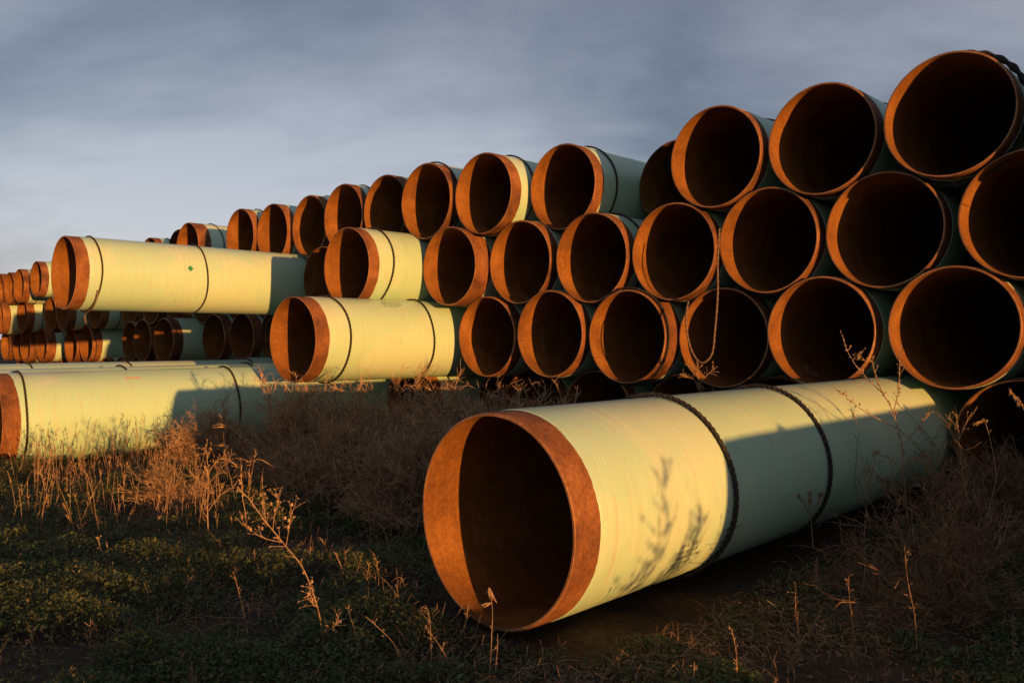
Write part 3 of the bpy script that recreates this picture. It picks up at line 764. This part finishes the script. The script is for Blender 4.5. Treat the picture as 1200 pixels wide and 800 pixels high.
# low leafy ground cover -------------------------------------------------
def vnoise(x, y, f, seed):
    r = np.random.default_rng(seed); G = r.random((64, 64))
    X = (x * f) % 63; Y = (y * f) % 63; i = X.astype(int); j = Y.astype(int); a = X - i; b = Y - j
    a = a * a * (3 - 2 * a); b = b * b * (3 - 2 * b)
    return (G[i, j] * (1 - a) + G[i + 1, j] * a) * (1 - b) + (G[i, j + 1] * (1 - a) + G[i + 1, j + 1] * a) * b
def scatter(n, ylo, yhi, power=1.0):
    y = ylo + (yhi - ylo) * rng.random(n) ** power
    x = (rng.random(n) * 2 - 1) * (y * 0.66 + 0.3)
    return x, y
def uv_of(x, y): return x * CA - y * SA, x * SA + y * CA
gzv = np.vectorize(ground_z)
x, y = scatter(560000, 2.2, 9.0, 1.25)
u, v = uv_of(x, y)
dens = 0.6 * vnoise(x + 20, y, 1.6, 3) + 0.4 * vnoise(x + 20, y, 5.0, 4)
bare = ((u > -2.1) & (u < -1.3) & (v > 3.4) & (v < 5.2))            # trodden dirt beside the foreground pipe
bare2 = ((x < -1.55) & (y < 3.35))
keep = (dens > 0.26 + 0.30 * rng.random(len(x))) & ~((u > -2.98) & (u < -2.0) & (v > 2.45)) & (v < 6.3)
keep &= ~(bare & (rng.random(len(x)) < 0.62)) & ~(bare2 & (rng.random(len(x)) < 0.9))
x, y, dens = x[keep], y[keep], dens[keep]
n = len(x)
hgt = np.clip((dens - 0.3) * 0.34, 0.01, 0.2) * rng.random(n) ** 0.6
z = gzv(x, y) + 0.01 + hgt
sz = rng.uniform(0.0028, 0.0072, n) * np.where(rng.random(n) < 0.12, 1.9, 1.0)
az = rng.random(n) * 6.283; tilt = rng.normal(0, 0.55, n); tl2 = rng.normal(0, 0.5, n)
ax = np.stack([np.cos(az) * np.cos(tilt), np.sin(az) * np.cos(tilt), np.sin(tilt)], -1)
bx = np.stack([-np.sin(az) * np.cos(tl2), np.cos(az) * np.cos(tl2), np.sin(tl2)], -1)
c = np.stack([x, y, z], -1); s_ = sz[:, None]
V = np.stack([c - ax * s_ * 1.5, c - bx * s_ * 0.8 + ax * s_ * 0.1, c + ax * s_ * 1.5, c + bx * s_ * 0.8 + ax * s_ * 0.1], 1).reshape(-1, 3)
Q = np.arange(4 * n).reshape(-1, 4)
tone = np.repeat(np.clip(rng.normal(0.42, 0.22, n) + (rng.random(n) > 0.96) * 0.5, 0, 1), 4)
gc = link('ground_cover', mesh_np('ground_cover', V, Q, False, tone), M_LEAF)
tag(gc, 'low green leafy ground cover across the shaded foreground', 'ground cover', kind='stuff')

# clods and small stones on the bare soil
CV = []; CQ = []
for i in range(1800):
    y_ = random.uniform(2.6, 6.0); x_ = random.uniform(-0.62, 0.66) * y_
    u_, v_ = x_ * CA - y_ * SA, x_ * SA + y_ * CA
    if -3.0 < u_ < -2.0 and v_ > 2.42: continue
    if not (u_ > -2.1) and random.random() < 0.6: continue
    s_ = random.uniform(0.004, 0.013) * (2.0 if random.random() < 0.05 else 1.0); a_ = random.uniform(0, 6.28); b_ = len(CV)
    zz = ground_z(x_, y_) + s_ * 0.3
    for dz_, rr_ in ((-1, .8), (.1, 1.0), (.7, .55)):
        for k in range(5):
            j_ = random.uniform(.75, 1.25)
            CV.append((x_ + math.cos(a_ + k * 1.2566) * s_ * rr_ * j_, y_ + math.sin(a_ + k * 1.2566) * s_ * rr_ * j_, zz + dz_ * s_ * .7 * j_))
    for l_ in range(2):
        for k in range(5): CQ.append((b_ + l_ * 5 + k, b_ + l_ * 5 + (k + 1) % 5, b_ + l_ * 5 + 5 + (k + 1) % 5, b_ + l_ * 5 + 5 + k))
    CQ.append((b_ + 10, b_ + 11, b_ + 12, b_ + 13))
M_CLOD = simple('dry_clod', (0.14, 0.105, 0.078), 0.95, 0.45, 8.0)
tag(link('soil_clods', mesh_np('soil_clods', CV, CQ), M_CLOD), 'small clods and pebbles strewn over the bare soil by the pipe', 'clods', kind='stuff')

# dry grass stems ---------------------------------------------------------
def grass_segs(pts, hmin, hmax, r, lean=0.18, seeds=0.35):
    segs = []
    for (px, py) in pts:
        hgt = random.uniform(hmin, hmax); p = Vector((px, py, ground_z(px, py) - 0.01))
        d = Vector((random.gauss(0, lean), random.gauss(0, lean), 1)).normalized()
        pp, dd = branch(segs, p, d, hgt, 4, r * random.uniform(0.7, 1.3), droop=0.03, wig=0.07)
        if random.random() < seeds:
            for k in range(random.randint(5, 12)):
                m = random.randint(2, 3); q = pp[m].lerp(pp[m + 1], random.random())
                e = (dd + Vector((random.gauss(0, .5), random.gauss(0, .5), random.gauss(0, .3)))).normalized()
                branch(segs, q, e, random.uniform(0.012, 0.04), 1, r * 1.3, wig=0.1)
    return segs
pts = []
while len(pts) < 2600:
    y_ = random.uniform(2.4, 8.5); x_ = random.uniform(-0.66, 0.66) * y_
    u_, v_ = x_ * CA - y_ * SA, x_ * SA + y_ * CA
    if -3.05 < u_ < -1.95 and v_ > 2.4: continue
    if v_ > 6.2 or u_ < -8.6: continue
    w = 0.13
    if -8.6 < u_ < -5.4 and 0.6 < v_ < 5.0: w = 0.50
    if u_ > -1.9: w = 0.35
    k = float(vnoise(np.array([x_ + 20]), np.array([y_]), 2.2, 9)[0])
    if random.random() < w * (0.25 + 1.2 * max(0, k - 0.35)): pts.append((x_, y_))
_l = [p for p in pts if p[1] > 5.0 and p[0] < 0]
segs = grass_segs(_l[::4], 0.20, 0.55, 0.0024, 0.12, 0.8) + grass_segs([p for i, p in enumerate(_l) if i % 4], 0.05, 0.20, 0.0018) + grass_segs([p for p in pts if not (p[1] > 5.0 and p[0] < 0) and uv_of(*p)[0] < -2.2], 0.05, 0.17, 0.0015) + grass_segs([p for p in pts if uv_of(*p)[0] >= -2.2], 0.03, 0.09, 0.0013)
V, Q = tubes(np.array(segs), 3)
dg_ = link('dry_grass', mesh_np('dry_grass', V, Q, False, np.repeat(np.clip(rng.normal(0.55, 0.25, len(segs)), 0, 1), 6)), M_DRY)
tag(dg_, 'thin dry grass stems scattered through the ground cover', 'grass', kind='stuff')
# short matted dead grass lying in the cover
pm = []
while len(pm) < 9000:
    y_ = random.uniform(2.5, 7.5); x_ = random.uniform(-0.66, 0.66) * y_
    u_, v_ = x_ * CA - y_ * SA, x_ * SA + y_ * CA
    if (-3.0 < u_ < -2.0 and v_ > 2.42) or v_ > 6.2 or u_ < -8.6: continue
    k = float(vnoise(np.array([x_ + 20]), np.array([y_]), 2.6, 19)[0])
    if random.random() < max(0.06, k * 1.6 - 0.5): pm.append((x_, y_))
segs = []
for x_, y_ in pm:
    p = Vector((x_, y_, ground_z(x_, y_) + random.uniform(0.0, 0.05)))
    d = Vector((random.gauss(0, 1), random.gauss(0, 1), random.uniform(0.1, 0.9))).normalized()
    branch(segs, p, d, random.uniform(0.04, 0.13), 3, 0.0012, droop=0.18, wig=0.25)
V, Q = tubes(np.array(segs), 3)
tag(link('matted_grass', mesh_np('matted_grass', V, Q, False, np.repeat(np.clip(rng.normal(0.45, 0.25, len(segs)), 0, 1), 6)), M_TWIG), 'short matted dead grass lying among the low green leaves', 'grass', kind='stuff')
# unseen rough weeds, added to block the low sun and shade the foreground
segs = []
pts = []
for i in range(6500):
    u_ = random.uniform(-1.4, 3.4); v_ = random.uniform(-4.0, 2.4)
    p_ = W(u_, v_)
    if v_ > (1.7 - 0.3 * max(0, u_) if u_ < 0.9 else 2.4): continue
    if p_.y > 2.1 or p_.length < 0.5: continue
    pts.append((p_.x, p_.y))
pts_lo = [p for p in pts if uv_of(*p)[1] > 1.3]; pts = [p for p in pts if uv_of(*p)[1] <= 1.3]
segs = grass_segs(pts, 0.20, 0.34, 0.006, 0.3, 0.5) + grass_segs(pts_lo, 0.10, 0.19, 0.005, 0.3, 0.5)
V, Q = tubes(np.array(segs), 3)
tag(link('added_shade_weeds', mesh_np('added_shade_weeds', V, Q, False, np.repeat(np.clip(rng.normal(0.5, 0.25, len(segs)), 0, 1), 6)), M_DRY), 'unseen dry weeds added past the right edge to shade the foreground', 'weeds', kind='stuff')

# single stalks -----------------------------------------------------------
def PX(x, y, Y): return Vector(((x - 600) / F_PX * Y, Y, CAM_H + (397 - y) * Y / F_PX))
def stalk(name, label, lines, Y, r=0.0028, twigs=14, tl=(0.02, 0.06), heads=(), seed=1, cat='weed', mat=None, group=None, balls=0):
    """lines: polylines read off the photograph, stood up at distance Y"""
    rs = random.Random(seed); st = []; tw = []; hd = []
    for li, ln in enumerate(lines):
        yy = Y + (0 if li == 0 else rs.uniform(-0.05, 0.05))
        P = [PX(a, b, Y if (li == 0 or k == 0) else yy) for k, (a, b) in enumerate(ln)]
        if li: P[0] = min(main_path, key=lambda q_: (q_ - P[0]).length)
        path = []
        for i in range(len(P) - 1):
            p0 = P[max(i - 1, 0)]; p1 = P[i]; p2 = P[i + 1]; p3 = P[min(i + 2, len(P) - 1)]
            for k in range(6):
                t = k / 6
                path.append(0.5 * ((2 * p1) + (p2 - p0) * t + (2 * p0 - 5 * p1 + 4 * p2 - p3) * t * t + (3 * p1 - p0 - 3 * p2 + p3) * t ** 3))
        path.append(P[-1]); m = len(path)
        if li == 0: main_path = [q_.copy() for q_ in path]
        rb = r if li == 0 else r * 0.62
        for i in range(m - 1):
            st.append((*path[i], *path[i + 1], rb * (1 - 0.55 * i / m), rb * (1 - 0.55 * (i + 1) / m)))
        for k in range(twigs if li == 0 else twigs // 2):
            i = rs.randint(int(m * 0.3), m - 2); d = (path[i + 1] - path[i]).normalized()
            e = (d * 0.8 + Vector((rs.gauss(0, .6), rs.gauss(0, .5), rs.gauss(0.2, .4)))).normalized()
            q, _ = branch(tw, path[i], e, rs.uniform(*tl), 2, rb * 0.55, wig=0.2, rs=rs)
            for z_ in range(2):
                a = q[-1]; f = (e + Vector((rs.gauss(0, .8), rs.gauss(0, .8), rs.gauss(0, .5)))).normalized()
                hd.append((*a, *(a + f * rs.uniform(0.005, 0.012)), rb * 1.1, rb * 0.3))
        for z_ in range(balls):
            i = rs.randint(int(m * 0.35), m - 1); a = path[i] + Vector((rs.gauss(0, .008), rs.gauss(0, .008), rs.gauss(0, .008)))
            hd.append((*a, *(a + Vector((0, 0, 0.012))), 0.006, 0.004))
    for (hx, hy, hl, ang, cnt) in heads:                       # drooping grass panicles
        p = PX(hx, hy, Y); d = Vector((math.cos(ang), 0.1, math.sin(ang)))
        for k in range(cnt):
            q = p + d * hl * k / cnt
            e = (d + Vector((rs.gauss(0, .45), rs.gauss(0, .45), rs.gauss(-.25, .3)))).normalized()
            L_ = rs.uniform(0.4, 1) * 0.022
            hd.append((*q, *(q + e * L_), 0.0016, 0.0028)); hd.append((*(q + e * L_), *(q + e * L_ * 1.5), 0.0028, 0.0006))
    root = bpy.data.objects.new(name, None); b0 = Vector(st[0][:3]); root.location = b0; C.objects.link(root)
    for nm, sg in (('stem', st), ('twigs', tw), ('seed_head', hd)):
        if not sg: continue
        V, Q = tubes(np.array(sg), 5 if nm == 'stem' else 4)
        V = V - np.array(b0)
        pt_ = link(nm, mesh_np(nm, V, Q, nm == 'stem', np.repeat(np.clip(rng.normal(0.7, 0.2, len(sg)), 0, 1), 10 if nm == 'stem' else 8)), mat or M_DRY, root)
        if nm != 'stem': pt_['kind'] = 'stuff'
    tag(root, label, cat, group); return root
stalk('dry_weed', 'arching orange lit weed in the left foreground, its twiggy top bent left',
      [[(383, 775), (378, 745), (372, 712), (356, 668), (335, 640), (312, 612), (292, 585), (278, 570)],
       [(335, 640), (338, 622), (341, 605), (345, 592)], [(318, 620), (322, 600), (326, 588), (322, 578)], [(330, 634), (308, 630), (290, 618), (282, 606)],
       [(312, 612), (308, 598), (309, 582)], [(372, 712), (366, 706), (362, 690)], [(380, 752), (386, 738), (398, 728)]], 3.32, 0.0030, 26, (0.02, 0.06), seed=2, balls=4)
stalk('grass_stalk', 'thin pale grass stalk with a drooping head in front of the big pipe mouth', [[(572, 830), (574, 790), (576, 750), (577, 715), (573, 690)]], 2.98, 0.0016, 3, (0.01, 0.02), [(573, 688, 0.035, -1.2, 16), (577, 706, 0.03, 3.3, 8)], 3, 'grass')
stalk('grass_stalk', 'short bare stalk just right of the pale grass under the big pipe mouth', [[(577, 825), (580, 790), (583, 760), (583, 742)]], 3.0, 0.0014, 4, (0.006, 0.015), (), 4, 'grass')
stalk('dry_weed', 'bare stalk leaning left below the big pipe, hooked at the top', [[(538, 815), (525, 775), (512, 752), (499, 735)]], 3.05, 0.0018, 5, (0.01, 0.025), (), 5)
stalk('dry_weed', 'slim upright stem left of the hooked stalk below the big pipe', [[(505, 785), (505, 758), (504, 732), (501, 713)]], 3.12, 0.0016, 7, (0.01, 0.025), (), 6)
stalk('dry_weed', 'long bent stem sweeping left in the bottom centre of the view', [[(490, 815), (474, 780), (462, 755), (446, 738), (428, 722)]], 3.1, 0.0018, 9, (0.01, 0.03), (), 7)
stalk('dry_weed', 'seedy stem leaning left between the arching weed and the bottom centre stems', [[(436, 800), (426, 765), (416, 740), (407, 711)]], 3.25, 0.0018, 14, (0.008, 0.02), (), 8)
stalk('dry_weed', 'small orange stem in front of the bush, left of the big pipe', [[(402, 675), (399, 662), (392, 647)]], 4.2, 0.0026, 4, (0.01, 0.02), (), 9)
stalk('dry_weed', 'dry stem with a curled tip left of the arching weed', [[(293, 770), (289, 735), (283, 708), (275, 675)], [(283, 712), (290, 708), (292, 722)]], 3.5, 0.0022, 8, (0.01, 0.03), (), 10)
stalk('dry_weed', 'upright orange weed in front of the small lit bush, left of centre', [[(245, 645), (243, 600), (244, 560), (241, 520)], [(243, 600), (258, 580), (275, 570)], [(244, 575), (230, 560), (222, 552)], [(244, 556), (254, 540), (262, 536)]], 5.0, 0.0040, 26, (0.03, 0.09), (), 11)
stalk('dry_weed', 'forked pale weed in the left foreground shade', [[(128, 668), (120, 650), (114, 630)], [(124, 660), (126, 645), (124, 633)]], 4.4, 0.003, 5, (0.01, 0.03), (), 12)
stalk('dry_weed', 'short reddish stem lit orange at the bottom right of centre', [[(863, 830), (864, 795), (863, 765), (858, 737)]], 2.95, 0.0026, 16, (0.006, 0.016), (), 13)
stalk('dry_weed', 'short lit stem cut by the bottom edge, right of the big pipe mouth', [[(814, 830), (813, 800), (814, 775)]], 2.9, 0.002, 8, (0.006, 0.016), (), 14)
stalk('dry_weed', 'sunlit dry sprig under the hanging rope loop, behind the big pipe', [[(821, 478), (820, 460), (819, 445), (817, 430)], [(820, 450), (828, 440), (837, 432)], [(820, 450), (810, 443), (800, 441)], [(819, 442), (812, 432), (808, 428)]], 7.6, 0.0055, 26, (0.03, 0.08), (), 15)
stalk('tall_weed', 'tall branching dry weed with round seed heads before the big pipe at right',
      [[(1068, 640), (1063, 600), (1060, 560), (1057, 522), (1047, 484), (1036, 462), (1028, 445), (1021, 421)],
       [(1036, 464), (1020, 447), (1003, 428), (993, 411), (987, 392)], [(1047, 482), (1052, 462), (1054, 440), (1055, 405)],
       [(1047, 503), (1032, 492), (1012, 481), (995, 468), (982, 457)], [(1060, 522), (1070, 508), (1080, 496), (1091, 483)],
       [(1060, 560), (1048, 540), (1035, 534), (1025, 530)], [(1003, 428), (1005, 420), (1009, 415)], [(1060, 550), (1070, 540), (1078, 536)], [(1062, 590), (1045, 570), (1030, 560)]],
      4.95, 0.0050, 16, (0.02, 0.05), (), 16, balls=9)
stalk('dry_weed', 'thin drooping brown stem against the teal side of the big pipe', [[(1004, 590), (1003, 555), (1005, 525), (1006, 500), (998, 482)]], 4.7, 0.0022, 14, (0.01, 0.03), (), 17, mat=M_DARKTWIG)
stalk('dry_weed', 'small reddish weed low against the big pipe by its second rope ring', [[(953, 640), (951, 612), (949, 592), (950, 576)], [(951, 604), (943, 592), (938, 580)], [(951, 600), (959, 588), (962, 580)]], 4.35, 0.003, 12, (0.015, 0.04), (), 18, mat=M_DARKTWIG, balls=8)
stalk('grass_stalk', 'oat like plume arching in from the right edge', [[(1225, 560), (1215, 520), (1205, 490), (1192, 464)]], 4.0, 0.002, 2, (0.01, 0.02), [(1182, 455, 0.09, -0.9, 34)], 19, 'grass')
stalk('grass_stalk', 'pale oat stalk with hanging grains before the shadowed bottom mouth', [[(1168, 560), (1164, 530), (1158, 505), (1153, 490)]], 4.1, 0.002, 2, (0.01, 0.02), [(1158, 492, 0.05, 3.3, 14)], 20, 'grass')
stalk('dry_weed', 'forked dry stem standing at the end of the big pipe, right side', [[(1135, 590), (1128, 550), (1124, 515), (1120, 484)], [(1125, 515), (1131, 498), (1139, 483)], [(1124, 505), (1117, 495), (1113, 490)]], 4.3, 0.0032, 10, (0.02, 0.05), (), 21)
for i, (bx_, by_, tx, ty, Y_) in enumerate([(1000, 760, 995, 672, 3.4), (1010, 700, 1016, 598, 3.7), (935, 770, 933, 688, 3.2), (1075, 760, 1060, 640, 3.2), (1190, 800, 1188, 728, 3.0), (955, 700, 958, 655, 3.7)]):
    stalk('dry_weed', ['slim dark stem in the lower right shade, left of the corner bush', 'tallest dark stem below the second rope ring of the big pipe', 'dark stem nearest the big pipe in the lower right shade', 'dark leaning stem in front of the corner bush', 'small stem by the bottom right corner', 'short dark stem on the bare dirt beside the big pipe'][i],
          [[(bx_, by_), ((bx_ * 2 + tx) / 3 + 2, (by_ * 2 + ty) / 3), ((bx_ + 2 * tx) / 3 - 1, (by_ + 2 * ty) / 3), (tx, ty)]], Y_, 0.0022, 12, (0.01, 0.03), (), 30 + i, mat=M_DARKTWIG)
# tall weed standing off to the right of the camera; its shadow falls on the big pipe
def free_weed(name, label, u, v, hgt, seed, group=None):
    rs = random.Random(seed); segs = []
    base = W(u, v); base.z = 0
    pts, d = branch(segs, base, Vector((0.05, 0.05, 1)), hgt, 8, 0.004, wig=0.05, rs=rs)
    for k in range(18):
        j = rs.randint(2, 7); dd = Vector((rs.gauss(0, .6), rs.gauss(0, .6), 0.8)).normalized()
        p2, d2 = branch(segs, pts[j], dd, rs.uniform(.08, .22), 4, 0.0026, wig=.12, rs=rs)
        for q in range(6):
            m = rs.randint(1, 3); d3 = (d2 + Vector((rs.gauss(0, .7), rs.gauss(0, .7), rs.gauss(0, .5)))).normalized()
            branch(segs, p2[m], d3, rs.uniform(.015, .04), 2, 0.0042, wig=.2, rs=rs)
    V, Q = tubes(np.array(segs), 4)
    o = link(name, mesh_np(name, V - np.array(base), Q, False, np.repeat(np.full(len(segs), .5), 8)), M_DRY); o.location = base
    tag(o, label, 'weed', group)
for i, (u, v, hh) in enumerate([(1.95, 2.12, 0.84), (1.98, 2.34, 0.62), (1.8, 2.08, 0.60), (1.9, 2.42, 0.56), (1.85, 1.96, 0.46), (1.95, 2.22, 0.52), (1.7, 2.3, 0.44)]):
    free_weed('dry_weed', 'branching weed beyond the right edge whose shadow falls on the big pipe', u, v, hh, 50 + i, 'weeds past the right edge')
